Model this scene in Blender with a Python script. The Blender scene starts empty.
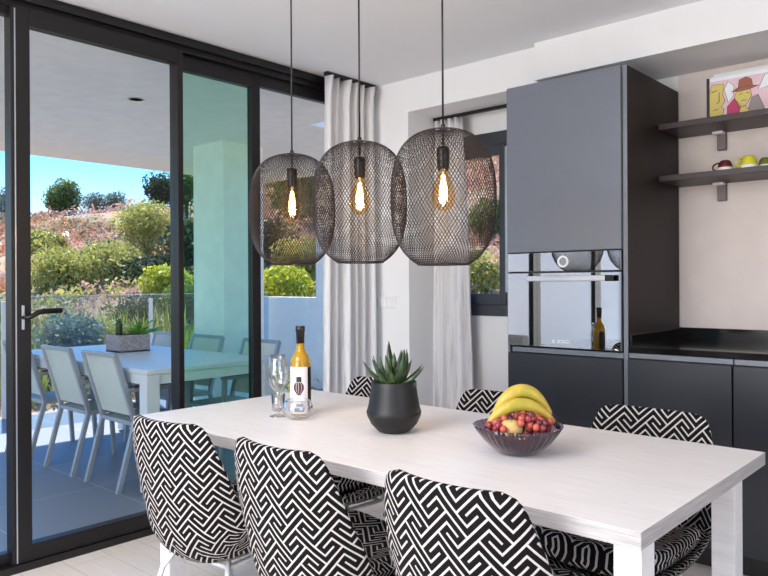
import bpy, math, random
from mathutils import Vector, Matrix, noise
PI = math.pi
S = bpy.context.scene
C = S.collection
# ------------------------------------------------------------------ camera
yaw, roll, F = math.radians(41.816), math.radians(-0.3126), 722.5
rgt = Vector((math.cos(yaw), math.sin(yaw), 0)); fwd = Vector((-math.sin(yaw), math.cos(yaw), 0)); upv = Vector((0, 0, 1))
r2 = rgt*math.cos(roll)+upv*math.sin(roll); u2 = upv*math.cos(roll)-rgt*math.sin(roll)
cam_data = bpy.data.cameras.new('camera'); cam = bpy.data.objects.new('camera', cam_data); C.objects.link(cam)
m = Matrix.Identity(4)
for i in range(3):
    m[i][0], m[i][1], m[i][2] = r2[i], u2[i], -fwd[i]
m[2][3] = 1.3
cam.matrix_world = m
cam_data.lens = 36*F/768; cam_data.sensor_width = 36; cam_data.shift_y = -4.23/768; cam_data.clip_end = 500; cam_data.clip_start = .05
S.camera = cam
# ------------------------------------------------------------------ world, sun, lights, exposure
W = bpy.data.worlds.new('world'); S.world = W; W.use_nodes = True
wn = W.node_tree; wn.nodes.clear()
sky = wn.nodes.new('ShaderNodeTexSky'); sky.sky_type = 'NISHITA'; sky.sun_disc = False
sky.sun_elevation = math.radians(52); sky.sun_rotation = math.radians(-70); sky.air_density = 1.0; sky.dust_density = .3; sky.ozone_density = 2.0
bg = wn.nodes.new('ShaderNodeBackground'); bg.inputs[1].default_value = .22
wo = wn.nodes.new('ShaderNodeOutputWorld'); hs = wn.nodes.new('ShaderNodeHueSaturation'); hs.inputs['Saturation'].default_value = 1.7; wn.links.new(sky.outputs[0], hs.inputs['Color'])
tcw = wn.nodes.new('ShaderNodeTexCoord'); sxw = wn.nodes.new('ShaderNodeSeparateXYZ'); wn.links.new(tcw.outputs['Generated'], sxw.inputs[0])
rw = wn.nodes.new('ShaderNodeValToRGB'); rw.color_ramp.elements[0].position = .0; rw.color_ramp.elements[0].color = (.46, .52, .66, 1); rw.color_ramp.elements[1].position = .4; rw.color_ramp.elements[1].color = (1, 1, 1, 1)
wn.links.new(sxw.outputs[2], rw.inputs[0]); mw = wn.nodes.new('ShaderNodeMixRGB'); mw.blend_type = 'MULTIPLY'; mw.inputs[0].default_value = 1
wn.links.new(hs.outputs[0], mw.inputs[1]); wn.links.new(rw.outputs[0], mw.inputs[2]); wn.links.new(mw.outputs[0], bg.inputs[0]); wn.links.new(bg.outputs[0], wo.inputs[0])
def light(name, typ, energy, color=(1, 1, 1), loc=(0, 0, 0), direction=None, **k):
    d = bpy.data.lights.new(name, typ); d.energy = energy; d.color = color
    for a, b in k.items(): setattr(d, a, b)
    o = bpy.data.objects.new(name, d); C.objects.link(o); o.location = loc
    if direction: o.rotation_euler = Vector(direction).to_track_quat('-Z', 'Y').to_euler()
    return o
light('sun', 'SUN', 6.0, (1, .96, .90), (0, 0, 20), (1.68, -.62, -2.65), angle=.01)
# fill lights added at the unseen rear and right-hand windows, boosting daylight indoors
light('added_rear_fill', 'AREA', 105, (.98, .985, 1), (-1.7, -2.95, 1.35), (-.1, 1, 0), shape='RECTANGLE', size=2.4, size_y=2.3)
light('added_right_fill', 'AREA', 22, (.99, .985, .99), (2.95, .6, 1.45), (-1, 0, -.05), shape='RECTANGLE', size=3.0, size_y=2.0)
# added fill light near the ceiling, unseen behind the camera
light('added_ceiling_fill', 'AREA', 55, (.99, .985, .99), (-1.9, -.6, 2.6), (0, 0, -1), shape='RECTANGLE', size=1.8, size_y=1.6)
S.view_settings.view_transform = 'Standard'; S.view_settings.look = 'None'; S.view_settings.gamma = 1
S.view_settings.exposure = 0.8; S.view_settings.use_curve_mapping = False
# ------------------------------------------------------------------ materials
def lin(c):
    return tuple((x/255/12.92 if x/255 <= .04045 else ((x/255+.055)/1.055)**2.4) for x in c)+(1,)
class N:
    def __init__(s, name):
        s.m = bpy.data.materials.new(name); s.m.use_nodes = True; s.t = s.m.node_tree; s.t.nodes.clear()
        s.out = s.t.nodes.new('ShaderNodeOutputMaterial')
    def n(s, typ, **k):
        x = s.t.nodes.new('ShaderNode'+typ)
        for a, b in k.items(): setattr(x, a, b)
        return x
    def l(s, a, b): s.t.links.new(a, b)
    def math(s, op, a, b=None):
        x = s.n('Math', operation=op)
        for i, q in enumerate((a, b)):
            if q is None: continue
            if isinstance(q, (int, float)): x.inputs[i].default_value = q
            else: s.l(q, x.inputs[i])
        return x.outputs[0]
    def bsdf(s, col=None, rough=.5, metal=0, **k):
        b = s.n('BsdfPrincipled'); b.inputs['Roughness'].default_value = rough; b.inputs['Metallic'].default_value = metal
        if col is not None:
            if isinstance(col, tuple): b.inputs['Base Color'].default_value = col
            else: s.l(col, b.inputs['Base Color'])
        for a, q in k.items():
            b.inputs[a.replace('_', ' ')].default_value = q
        s.l(b.outputs[0], s.out.inputs[0]); return b
    def noise(s, scale=5, detail=4, vec=None, rough=.5):
        x = s.n('TexNoise'); x.inputs['Scale'].default_value = scale; x.inputs['Detail'].default_value = detail; x.inputs['Roughness'].default_value = rough
        if vec is not None: s.l(vec, x.inputs['Vector'])
        return x.outputs['Fac']
    def ramp(s, fac, stops, interp='LINEAR'):
        r = s.n('ValToRGB'); r.color_ramp.interpolation = interp; e = r.color_ramp.elements
        while len(e) < len(stops): e.new(.5)
        for q, (p, c) in zip(e, stops): q.position = p; q.color = c
        s.l(fac, r.inputs[0]); return r.outputs[0]
    def coord(s, which='Object', scale=(1, 1, 1), rot=(0, 0, 0)):
        tc = s.n('TexCoord'); mp = s.n('Mapping'); mp.inputs['Scale'].default_value = scale; mp.inputs['Rotation'].default_value = rot
        s.l(tc.outputs[which], mp.inputs[0]); return mp.outputs[0]
    def bump(s, h, b, strength=.2, dist=.01):
        x = s.n('Bump'); x.inputs['Strength'].default_value = strength; x.inputs['Distance'].default_value = dist
        s.l(h, x.inputs['Height']); s.l(x.outputs[0], b.inputs['Normal'])
def plain(name, c, rough=.5, metal=0, var=.04, scale=8, **k):
    q = N(name); c = lin(c); f = q.noise(scale, 3, q.coord())
    col = q.ramp(f, [(.3, tuple(x*(1-var) for x in c[:3])+(1,)), (.7, tuple(min(1, x*(1+var)) for x in c[:3])+(1,))])
    b = q.bsdf(col, rough, metal, **k); return q.m
M = {}
M['wall'] = plain('white_plaster', (238, 237, 238), .85, 0, .008)
M['ceiling'] = plain('ceiling_plaster', (236, 237, 240), .9, 0, .008)
M['warm_lit_wall'] = plain('warm_lit_plaster', (226, 212, 206), .7)  # white wall; the warm light on it is put into the colour
M['terrace_plaster'] = plain('terrace_plaster', (238, 240, 238), .9)
M['alu'] = plain('anthracite_aluminium', (20, 16, 18), .4, .1)
M['alu_grey'] = plain('grey_window_aluminium', (66, 69, 76), .4, .3)
M['alu_black'] = plain('black_seal', (14, 13, 14), .4)
M['silver'] = plain('silver_strip', (190, 196, 204), .3, .7)
M['black_metal'] = plain('black_metal', (20, 18, 18), .4, .4)
M['lamp_mesh'] = plain('bronze_black_mesh', (38, 28, 26), .4, .2)
M['white_metal'] = plain('white_metal', (224, 224, 226), .35, .2)
M['grey_metal'] = plain('grey_outdoor_aluminium', (158, 165, 172), .38, .35)
M['cabinet'] = plain('slate_laminate', (110, 115, 127), .34, 0, .02)
M['cabinet_dark'] = plain('espresso_panel', (24, 13, 13), .5, 0, .08, Specular_IOR_Level=.3)
M['cabinet_low'] = plain('graphite_laminate', (44, 45, 51), .34, 0, .03)
M['edge'] = plain('cabinet_edge_grey', (120, 125, 133), .35, .1)
M['plinth'] = plain('black_plinth', (16, 14, 15), .4)
M['worktop'] = plain('black_polished_stone', (14, 12, 13), .09, 0, .2)
M['oven_glass'] = plain('black_oven_glass', (13, 13, 15), .03, 0, .0, Specular_IOR_Level=1.0, Coat_Weight=1.0, Coat_IOR=3.8, Coat_Roughness=.01)
M['steel'] = plain('brushed_steel', (205, 205, 206), .28, .9)
M['white_print'] = plain('white_print', (236, 238, 240), .5)
M['shelf'] = plain('dark_shelf_wood', (56, 42, 44), .45, 0, .12, 12)
M['bracket'] = plain('brown_grey_bracket', (112, 98, 98), .45, .2)
M['plate'] = plain('switch_plastic', (238, 232, 230), .4)
M['sling'] = plain('pale_grey_sling', (196, 204, 196), .7, 0, .03)
M['teak'] = plain('brown_armrest_wood', (92, 66, 56), .55, 0, .2, 30)
M['outdoor_white'] = plain('powder_coated_table', (212, 220, 226), .35)
M['pot'] = plain('matt_black_ceramic', (21, 18, 19), .48, 0, .05)
M['soil'] = plain('soil', (42, 33, 27), .95, 0, .4, 60)
M['stone'] = plain('speckled_stone', (158, 148, 150), .85, 0, .3, 60)
M['socket'] = plain('black_bakelite', (22, 19, 18), .35)
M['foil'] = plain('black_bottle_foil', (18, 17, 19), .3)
M['label'] = plain('paper_label', (232, 224, 226), .6)
M['maroon'] = plain('maroon_print', (104, 46, 52), .5)
M['ink'] = plain('dark_ink', (38, 34, 38), .5)
M['greyprint'] = plain('grey_print', (140, 146, 152), .5)
M['stem'] = plain('grape_stem', (120, 128, 60), .6)
M['cup_maroon'] = plain('maroon_cup_glaze', (92, 30, 40), .25)
M['cup_yellow'] = plain('yellow_cup_glaze', (206, 200, 48), .25)
M['cup_olive'] = plain('olive_cup_glaze', (110, 112, 44), .25)
M['cup_grey'] = plain('grey_green_cup_glaze', (92, 100, 92), .25)
M['cup_white'] = plain('white_glaze', (238, 236, 230), .2)
M['sofa_dark'] = plain('charcoal_outdoor_fabric', (52, 54, 60), .8)
M['trunk'] = plain('bark', (96, 78, 66), .9, 0, .3, 12)

def glass(name, tint, refl=.5, rough=0.0):
    q = N(name); tr = q.n('BsdfTransparent'); tr.inputs[0].default_value = tint
    g = q.n('BsdfGlossy'); g.inputs['Roughness'].default_value = rough
    lw = q.n('LayerWeight'); lw.inputs[0].default_value = .5
    sch = q.math('ADD', q.math('MULTIPLY', q.math('POWER', lw.outputs['Facing'], 5), .9), .035)
    mx = q.n('MixShader'); q.l(q.math('MINIMUM', q.math('MULTIPLY', sch, refl), 1), mx.inputs[0]); q.l(tr.outputs[0], mx.inputs[1]); q.l(g.outputs[0], mx.inputs[2])
    q.l(mx.outputs[0], q.out.inputs[0]); return q.m
M['glass'] = glass('clear_window_glass', (.985, .99, .99, 1), .3)
M['glass_green'] = glass('green_tinted_glass', (.74, .93, .85, 1), .5)
M['rail_glass'] = glass('railing_glass', (.74, .84, .91, 1), 1.4)
M['clear'] = glass('thin_clear_glass', (.98, .985, .99, 1), 4.0, .02)
M['bowl'] = glass('smoky_violet_glass', (.52, .42, .49, 1), 2.0, .06)
M['bulb_glass'] = glass('amber_bulb_glass', (1, .83, .58, 1), 1.0)
M['bottle_glass'] = None
q = N('amber_bottle_glass'); q.bsdf(lin((214, 164, 24)), .06, 0, Transmission_Weight=.45, IOR=1.45, Coat_Weight=.5); M['bottle_glass'] = q.m
def emit(name, c, s):
    q = N(name); e = q.n('Emission'); e.inputs[0].default_value = c; e.inputs[1].default_value = s; q.l(e.outputs[0], q.out.inputs[0]); return q.m
M['filament'] = emit('glowing_filament', (1, .66, .25, 1), 16)
M['led'] = emit('downlight_diffuser', (1, .95, .88, 1), 1.0)
# oak floor
q = N('pale_oak_planks'); v = q.coord('Object', (1, 1, 1)); br = q.n('TexBrick'); q.l(v, br.inputs['Vector'])
br.inputs['Scale'].default_value = 1; br.inputs['Brick Width'].default_value = 1.4; br.inputs['Row Height'].default_value = .19; br.inputs['Mortar Size'].default_value = .0018
br.offset = .37; br.inputs['Color1'].default_value = lin((228, 220, 213)); br.inputs['Color2'].default_value = lin((220, 210, 202)); br.inputs['Mortar'].default_value = lin((186, 174, 164))
f = q.noise(3, 8, q.coord('Object', (1.2, 14, 1)), .65)
mx = q.n('MixRGB', blend_type='MULTIPLY'); mx.inputs[0].default_value = .4; q.l(br.outputs[0], mx.inputs[1]); q.l(q.ramp(f, [(.3, (.72, .66, .6, 1)), (.65, (1, 1, 1, 1))]), mx.inputs[2])
b = q.bsdf(mx.outputs[0], .38); q.bump(f, b, .1, .003); M['oak'] = q.m
# terrace tiles
q = N('grey_terrace_tiles'); br = q.n('TexBrick'); q.l(q.coord(), br.inputs['Vector']); br.offset = 0
br.inputs['Scale'].default_value = 1; br.inputs['Brick Width'].default_value = .75; br.inputs['Row Height'].default_value = .75; br.inputs['Mortar Size'].default_value = .004
br.inputs['Color1'].default_value = lin((122, 130, 142)); br.inputs['Color2'].default_value = lin((114, 122, 134)); br.inputs['Mortar'].default_value = lin((160, 166, 174))
q.bsdf(br.outputs[0], .45); M['tiles'] = q.m
# white-washed table wood
q = N('white_washed_wood'); f = q.noise(4, 9, q.coord('Object', (1.1, 22, 22)), .7)
col = q.ramp(f, [(.3, lin((222, 215, 213))), (.52, lin((232, 227, 225))), (.75, lin((238, 234, 233)))])
b = q.bsdf(col, .4); q.bump(f, b, .12, .002); M['table_wood'] = q.m
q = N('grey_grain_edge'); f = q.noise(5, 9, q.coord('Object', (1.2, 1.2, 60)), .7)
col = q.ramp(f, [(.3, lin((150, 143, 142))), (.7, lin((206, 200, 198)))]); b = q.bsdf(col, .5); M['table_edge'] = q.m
# curtain
q = N('marbled_linen'); f = q.noise(3, 5, q.coord('Object', (14, 14, .8)), .6)
col = q.ramp(f, [(.25, lin((200, 197, 202))), (.45, lin((240, 238, 240))), (.75, lin((250, 249, 250)))])
b = q.bsdf(col, .9); tl = q.n('BsdfTranslucent'); q.l(col, tl.inputs[0]); mx = q.n('MixShader'); mx.inputs[0].default_value = .2
q.l(b.outputs[0], mx.inputs[1]); q.l(tl.outputs[0], mx.inputs[2]); q.l(mx.outputs[0], q.out.inputs[0]); M['curtain'] = q.m
# black and white key-pattern weave: thin white segments on an 8 x 8 lattice laid at 45 degrees
q = N('key_pattern_weave'); tc = q.n('TexCoord')
mp = q.n('Mapping'); mp.inputs['Rotation'].default_value = (0, 0, PI/4); mp.inputs['Scale'].default_value = (1/.019,)*3; q.l(tc.outputs['UV'], mp.inputs[0])
segs = [(0, 0, 0, 6), (0, 6, 2, 6), (1, 5, 3, 5), (3, 5, 3, 11), (0, 4, 6, 4), (6, 4, 6, 6), (1, 1, 1, 3), (1, 3, 7, 3)]
acc = None
for (x0, y0, x1, y1) in segs:
    for o in (0, 4):
        cx, cy, hx, hy = (x0+x1)/2+o, (y0+y1)/2+o, abs(x1-x0)/2+.145, abs(y1-y0)/2+.145
        a = q.n('VectorMath', operation='SUBTRACT'); q.l(mp.outputs[0], a.inputs[0]); a.inputs[1].default_value = (cx % 8, cy % 8, 0)
        w = q.n('VectorMath', operation='WRAP'); q.l(a.outputs[0], w.inputs[0]); w.inputs[1].default_value = (4, 4, 4); w.inputs[2].default_value = (-4, -4, -4)
        ab = q.n('VectorMath', operation='ABSOLUTE'); q.l(w.outputs[0], ab.inputs[0])
        sb = q.n('VectorMath', operation='SUBTRACT'); q.l(ab.outputs[0], sb.inputs[0]); sb.inputs[1].default_value = (hx, hy, 0)
        sx = q.n('SeparateXYZ'); q.l(sb.outputs[0], sx.inputs[0]); mm = q.math('MAXIMUM', sx.outputs[0], sx.outputs[1])
        acc = mm if acc is None else q.math('MINIMUM', acc, mm)
white = q.math('LESS_THAN', acc, 0)
mx = q.n('MixRGB'); q.l(white, mx.inputs[0]); mx.inputs[1].default_value = lin((9, 7, 8)); mx.inputs[2].default_value = lin((196, 187, 183))
b = q.bsdf(mx.outputs[0], .85, Specular_IOR_Level=.2); q.bump(q.math('MULTIPLY', acc, -1), b, .15, .002); M['weave'] = q.m
# fruit
q = N('banana_skin'); f = q.noise(14, 3, q.coord()); q.bsdf(q.ramp(f, [(.35, lin((172, 158, 56))), (.5, lin((204, 170, 68))), (.8, lin((214, 178, 86)))]), .4); M['banana'] = q.m
q = N('apple_skin'); f = q.noise(9, 3, q.coord()); q.bsdf(q.ramp(f, [(.4, lin((196, 190, 110))), (.7, lin((222, 168, 110)))]), .35); M['apple'] = q.m
for i, c in enumerate([(124, 34, 40), (172, 70, 56), (90, 24, 34)]):
    q = N('grape_skin'); f = q.noise(30, 2, q.coord()); c2 = tuple(min(255, x+30) for x in c); q.bsdf(q.ramp(f, [(.4, lin(c)), (.75, lin(c2))]), .28, 0, Subsurface_Weight=.0); M['grape%d' % i] = q.m
def leafmat(name, a, bb, scale=3, rough=.6):
    q = N(name); f = q.noise(scale, 4, q.coord()); col = q.ramp(f, [(.3, lin(a)), (.7, lin(bb))])
    b = q.bsdf(col, rough); tl = q.n('BsdfTranslucent'); q.l(col, tl.inputs[0]); mx = q.n('MixShader'); mx.inputs[0].default_value = .35
    q.l(b.outputs[0], mx.inputs[1]); q.l(tl.outputs[0], mx.inputs[2]); q.l(mx.outputs[0], q.out.inputs[0]); return q.m
M['leaf_olive'] = leafmat('olive_foliage', (150, 148, 76), (206, 200, 112))
M['leaf_green'] = leafmat('green_foliage', (74, 96, 50), (122, 142, 66))
M['leaf_dark'] = leafmat('dark_foliage', (48, 62, 44), (84, 98, 60))
M['leaf_grey'] = leafmat('grey_green_foliage', (96, 112, 104), (140, 150, 130))
M['leaf_bright'] = leafmat('bright_foliage', (156, 162, 40), (206, 208, 70))
M['leaf_rust'] = leafmat('rusty_dry_brush', (172, 114, 86), (204, 154, 120), 1.2)
M['leaf_pink'] = leafmat('pinkish_dry_brush', (168, 132, 120), (202, 172, 154), 1.2)
M['straw'] = leafmat('straw_grass', (176, 164, 96), (222, 210, 150), 2)
M['fern'] = leafmat('fresh_fern', (96, 156, 48), (158, 204, 84), 20)
M['cactus'] = plain('cactus_green', (44, 66, 40), .6, 0, .3, 60)
q = N('succulent_leaf'); f = q.noise(40, 4, q.coord('Object', (1, 1, .3))); b = q.bsdf(q.ramp(f, [(.35, lin((30, 44, 28))), (.58, lin((62, 84, 50))), (.75, lin((120, 138, 96)))]), .4); M['succulent'] = q.m
# hillside ground
q = N('dry_hillside'); v = q.coord(); f1 = q.noise(.16, 8, v, .65); f2 = q.noise(1.1, 6, v, .7)
c1 = q.ramp(f1, [(.36, lin((128, 122, 80))), (.46, lin((184, 156, 126))), (.55, lin((192, 132, 98))), (.66, lin((170, 146, 134)))])
c2 = q.ramp(f2, [(.35, (.5, .5, .48, 1)), (.6, (1, 1, 1, 1))]); mx = q.n('MixRGB', blend_type='MULTIPLY'); mx.inputs[0].default_value = .7
q.l(c1, mx.inputs[1]); q.l(c2, mx.inputs[2]); b = q.bsdf(mx.outputs[0], .95); q.bump(f2, b, .6, .3); M['hill'] = q.m

# ------------------------------------------------------------------ mesh helpers
class MB:
    def __init__(s, o=(0, 0, 0)): s.v = []; s.f = []; s.mi = []; s.uv = []; s.o = Vector(o)
    def add(s, vs, fs, mi=0, uvs=None):
        n = len(s.v); s.v += [Vector(p)-s.o for p in vs]
        for k, f in enumerate(fs):
            s.f.append([i+n for i in f]); s.mi.append(mi)
            s.uv.append([uvs[i] for i in f] if uvs else None)
        return s
    def box(s, a, b, mi=0):
        x0, y0, z0 = (min(a[i], b[i]) for i in range(3)); x1, y1, z1 = (max(a[i], b[i]) for i in range(3))
        return s.add([(x0, y0, z0), (x1, y0, z0), (x1, y1, z0), (x0, y1, z0), (x0, y0, z1), (x1, y0, z1), (x1, y1, z1), (x0, y1, z1)],
                     [(0, 3, 2, 1), (4, 5, 6, 7), (0, 1, 5, 4), (1, 2, 6, 5), (2, 3, 7, 6), (3, 0, 4, 7)], mi)
    def tube(s, pts, r, n=10, mi=0, caps=True, closed=False, square=False):
        pts = [Vector(p) for p in pts]; L = len(pts); rs = r if isinstance(r, (list, tuple)) else [r]*L
        prev = None; rings = []
        for i, p in enumerate(pts):
            if closed: t = pts[(i+1) % L]-pts[i-1]
            else: t = pts[min(i+1, L-1)]-pts[max(i-1, 0)]
            t.normalize()
            if prev is None:
                a = Vector((0, 0, 1)) if abs(t.z) < .9 else Vector((1, 0, 0)); a = (a-t*a.dot(t)).normalized()
            else: a = (prev-t*prev.dot(t)).normalized()
            prev = a; b = t.cross(a); rr = rs[i]
            if square: rings.append([p+a*rr*x+b*rr*y for x, y in ((1, 1), (-1, 1), (-1, -1), (1, -1))])
            else: rings.append([p+(a*math.cos(2*PI*k/n)+b*math.sin(2*PI*k/n))*rr for k in range(n)])
        if square: n = 4
        vs = [q for R in rings for q in R]; fs = []
        for i in range(L if closed else L-1):
            j = (i+1) % L
            for k in range(n): fs.append((i*n+k, i*n+(k+1) % n, j*n+(k+1) % n, j*n+k))
        if caps and not closed: fs.append(tuple(range(n-1, -1, -1))); fs.append(tuple((L-1)*n+k for k in range(n)))
        return s.add(vs, fs, mi)
    def lathe(s, prof, c=(0, 0, 0), n=32, mi=0, mod=None):
        vs = []; fs = []
        for (r, z) in prof:
            for k in range(n):
                a = 2*PI*k/n; rr = r*(mod(a, z) if mod else 1); vs.append((c[0]+rr*math.cos(a), c[1]+rr*math.sin(a), c[2]+z))
        for i in range(len(prof)-1):
            for k in range(n): fs.append((i*n+k, i*n+(k+1) % n, (i+1)*n+(k+1) % n, (i+1)*n+k))
        if prof[0][0] > 1e-6: fs.append(tuple(range(n-1, -1, -1)))
        if prof[-1][0] > 1e-6: fs.append(tuple((len(prof)-1)*n+k for k in range(n)))
        return s.add(vs, fs, mi)
    def ell(s, c, r, n=12, mi=0):
        prof = [(math.sin(PI*i/n), -math.cos(PI*i/n)) for i in range(n+1)]; vs = []; fs = []
        for (a, z) in prof:
            for k in range(n*2): t = PI*k/n; vs.append((c[0]+r[0]*a*math.cos(t), c[1]+r[1]*a*math.sin(t), c[2]+r[2]*z))
        w = n*2
        for i in range(n):
            for k in range(w): fs.append((i*w+k, i*w+(k+1) % w, (i+1)*w+(k+1) % w, (i+1)*w+k))
        return s.add(vs, fs, mi)
    def build(s, name, mats, parent=None, smooth=False, bevel=0, seg=2):
        me = bpy.data.meshes.new(name); me.from_pydata([tuple(v) for v in s.v], [], s.f)
        mats = mats if isinstance(mats, (list, tuple)) else [mats]
        for mm in mats: me.materials.append(M[mm] if isinstance(mm, str) else mm)
        me.polygons.foreach_set('material_index', s.mi)
        if any(u is not None for u in s.uv):
            l = me.uv_layers.new(name='UVMap'); k = 0
            for p, u in zip(me.polygons, s.uv):
                for j, li in enumerate(p.loop_indices): l.data[li].uv = u[j] if u else (0, 0)
        if smooth: me.polygons.foreach_set('use_smooth', [True]*len(me.polygons))
        me.update(); o = bpy.data.objects.new(name, me); C.objects.link(o)
        if parent: o.parent = parent
        else: o.location = s.o
        if bevel:
            b = o.modifiers.new('bevel', 'BEVEL'); b.width = bevel; b.segments = seg; b.limit_method = 'ANGLE'; b.angle_limit = .6
            if smooth is False: me.polygons.foreach_set('use_smooth', [False]*len(me.polygons))
        return o
def tag(o, label=None, cat=None, group=None, kind=None):
    if label: o['label'] = label
    if cat: o['category'] = cat
    if group: o['group'] = group
    if kind: o['kind'] = kind
    return o
def thing(name, loc, label, cat, group=None, rz=0, kind=None):
    o = bpy.data.objects.new(name, None); o.empty_display_size = .05; C.objects.link(o); o.location = loc; o.rotation_euler.z = rz
    return tag(o, label, cat, group, kind)
def dup(root, loc, rz=0, label=None, group=None, scale=None):
    def cp(o, par):
        c = o.copy(); C.objects.link(c)
        if par: c.parent = par
        for ch in [x for x in kids.get(o.name, [])]: cp(ch, c)
        return c
    kids = {}
    for o in list(C.objects):
        if o.parent: kids.setdefault(o.parent.name, []).append(o)
    r = cp(root, None); r.location = loc; r.rotation_euler.z = rz
    if label: r['label'] = label
    if group: r['group'] = group
    if scale: r.scale = (scale,)*3
    return r
def bx(name, a, b, mat, kind='structure', parent=None, bevel=0):
    o = MB().box(a, b).build(name, mat, parent, bevel=bevel)
    if kind and not parent: o['kind'] = kind
    return o

# ------------------------------------------------------------------ room shell
XL, YK, ZC = -3.458, 4.1, 2.66
bx('floor', (XL-.1, -3, -.12), (3, 4.25, 0), 'oak')
bx('ceiling', (XL-.14, -3.1, ZC), (3.1, 4.25, ZC+.12), 'ceiling')
# back wall: around the small window (x -3.02..-2.53, z 1.08..2.31)
wx0, wx1, wz0, wz1 = -3.03, -2.53, 1.08, 2.31
b = MB(); b.box((-3.6, YK, 0), (wx0, YK+.15, ZC)); b.box((wx1, YK, 0), (-1.46, YK+.15, ZC)); b.box((wx0, YK, 0), (wx1, YK+.15, wz0)); b.box((wx0, YK, wz1), (wx1, YK+.15, ZC))
tag(b.build('wall_back', 'wall'), kind='structure')
bx('wall_kitchen', (-1.46, YK, 0), (3.0, YK+.15, ZC), 'warm_lit_wall')
bx('wall_corner', (XL-.14, 3.69, 0), (-3.078, YK, ZC), 'wall')
bx('trim_1', (-3.078, 3.69, 2.442), (-2.0, YK, ZC), 'wall')
bx('wall_niche', (-2.2, 3.95, 0), (-2.137, YK, 2.44), 'wall')
bx('trim_2', (-2.093, 3.63, 2.45), (3.0, YK, ZC), 'wall')
# right wall with a window opening, rear wall with tall window openings
b = MB(); b.box((3, -3, 0), (3.12, -1, ZC)); b.box((3, 2.2, 0), (3.12, 4.25, ZC)); b.box((3, -1, 0), (3.12, 2.2, .5)); b.box((3, -1, 2.45), (3.12, 2.2, ZC))
tag(b.build('wall_right', 'wall'), kind='structure')
b = MB(); b.box((XL-.14, -3.12, 0), (-2.7, -3, ZC)); b.box((.9, -3.12, 0), (3.12, -3, ZC)); b.box((-2.7, -3.12, 2.5), (.9, -3, ZC))
tag(b.build('wall_rear', 'wall'), kind='structure')
def glazing(name, axis, c, a0, a1, z0, z1, fw, fd, mat='alu', gl='glass', kind='structure'):
    """framed pane; axis 'x': plane at x=c spanning y a0..a1; axis 'y': plane at y=c"""
    root = bpy.data.objects.new(name, None); C.objects.link(root); root.empty_display_size = .1; tag(root, kind=kind)
    mid = (a0+a1)/2; root.location = (c, mid, z0) if axis == 'x' else (mid, c, z0); o = root.location
    def P(u, w, z): return (c+w, u, z) if axis == 'x' else (u, c+w, z)
    for k, (p, q_) in enumerate((((a0, z0), (a0+fw[0], z1)), ((a1-fw[1], z0), (a1, z1)))):
        MB(o).box(P(p[0], -fd/2, p[1]), P(q_[0], fd/2, q_[1])).build('stile', mat, root, bevel=.003)
    MB(o).box(P(a0+fw[0], -fd/2, z1-fw[2]), P(a1-fw[1], fd/2, z1)).build('top_rail', mat, root, bevel=.003)
    MB(o).box(P(a0+fw[0], -fd/2, z0), P(a1-fw[1], fd/2, z0+fw[3])).build('bottom_rail', mat, root, bevel=.003)
    MB(o).box(P(a0+fw[0], -.004, z0+fw[3]), P(a1-fw[1], .004, z1-fw[2])).build('glass_pane', gl, root)
    return root
# sliding glass wall: frame, sliding leaf and fixed panes (two tracks)
bx('trim_3', (XL-.10, -3, 2.575), (XL+.005, 3.69, ZC), 'alu')
bx('trim_4', (XL-.005, -3, 2.605), (XL+.035, 3.69, 2.63), 'alu_black')
bx('trim_5', (XL-.14, -3, -.01), (XL+.045, 3.69, .035), 'alu_black')
glazing('window_1', 'x', XL-.03, .72, 1.335, .035, 2.575, (.07, .02, .04, .05), .05)
d1 = glazing('door_1', 'x', XL, 1.31, 2.203, .035, 2.575, (.086, .034, .078, .075), .06)
glazing('window_2', 'x', XL-.055, 2.185, 2.775, .035, 2.575, (.02, .06, .085, .075), .045, gl='glass_green')
glazing('window_3', 'x', XL-.055, 2.775, 3.69, .035, 2.575, (.004, .08, .067, .075), .045)
for k, (a, b_) in enumerate(((-.57, .72), (-1.8, -.57), (-3.0, -1.8))):
    glazing('window_%d' % (4+k), 'x', XL-.03, a, b_, .035, 2.575, (.07, .07, .04, .05), .05)
o = Vector(d1.location)
# thin bright seal line on the leading stile, then plate and lever
MB(o).box((XL+.03, 1.326, .04), (XL+.033, 1.331, 2.56)).build('seal_strip', 'silver', d1)
MB(o).box((XL+.03, 1.352, 1.10), (XL+.038, 1.364, 1.21)).build('handle_plate', 'silver', d1, bevel=.002)
h = MB(o).tube([(XL+.03, 1.358, 1.155), (XL+.065, 1.36, 1.155), (XL+.072, 1.375, 1.157), (XL+.075, 1.41, 1.178), (XL+.076, 1.435, 1.182), (XL+.076, 1.515, 1.184)], [.009, .009, .010, .012, .0125, .0125], 10)
h.build('handle', 'black_metal', d1, smooth=True)
# small window in the recess: fixed frame and sash
w2 = glazing('window_7', 'y', YK+.03, wx0, wx1, wz0, wz1, (.05, .045, .09, .075), .09, 'alu_grey')
o = Vector(w2.location)
b = MB(o); b.box((wx0+.05, YK-.025, wz0+.075), (wx0+.1, YK+.02, wz1-.09)); b.box((wx1-.09, YK-.025, wz0+.075), (wx1-.045, YK+.02, wz1-.09))
b.box((wx0+.1, YK-.025, wz0+.075), (wx1-.09, YK+.02, wz0+.15)); b.box((wx0+.1, YK-.025, wz1-.16), (wx1-.09, YK+.02, wz1-.09)); b.build('sash', 'alu_grey', w2, bevel=.004)
MB(o).box((wx1-.04, YK-.03, 1.24), (wx1-.02, YK-.015, 2.2)).build('silver_side_strip', 'silver', w2)  # thin silver strip down the right edge of the window
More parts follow.
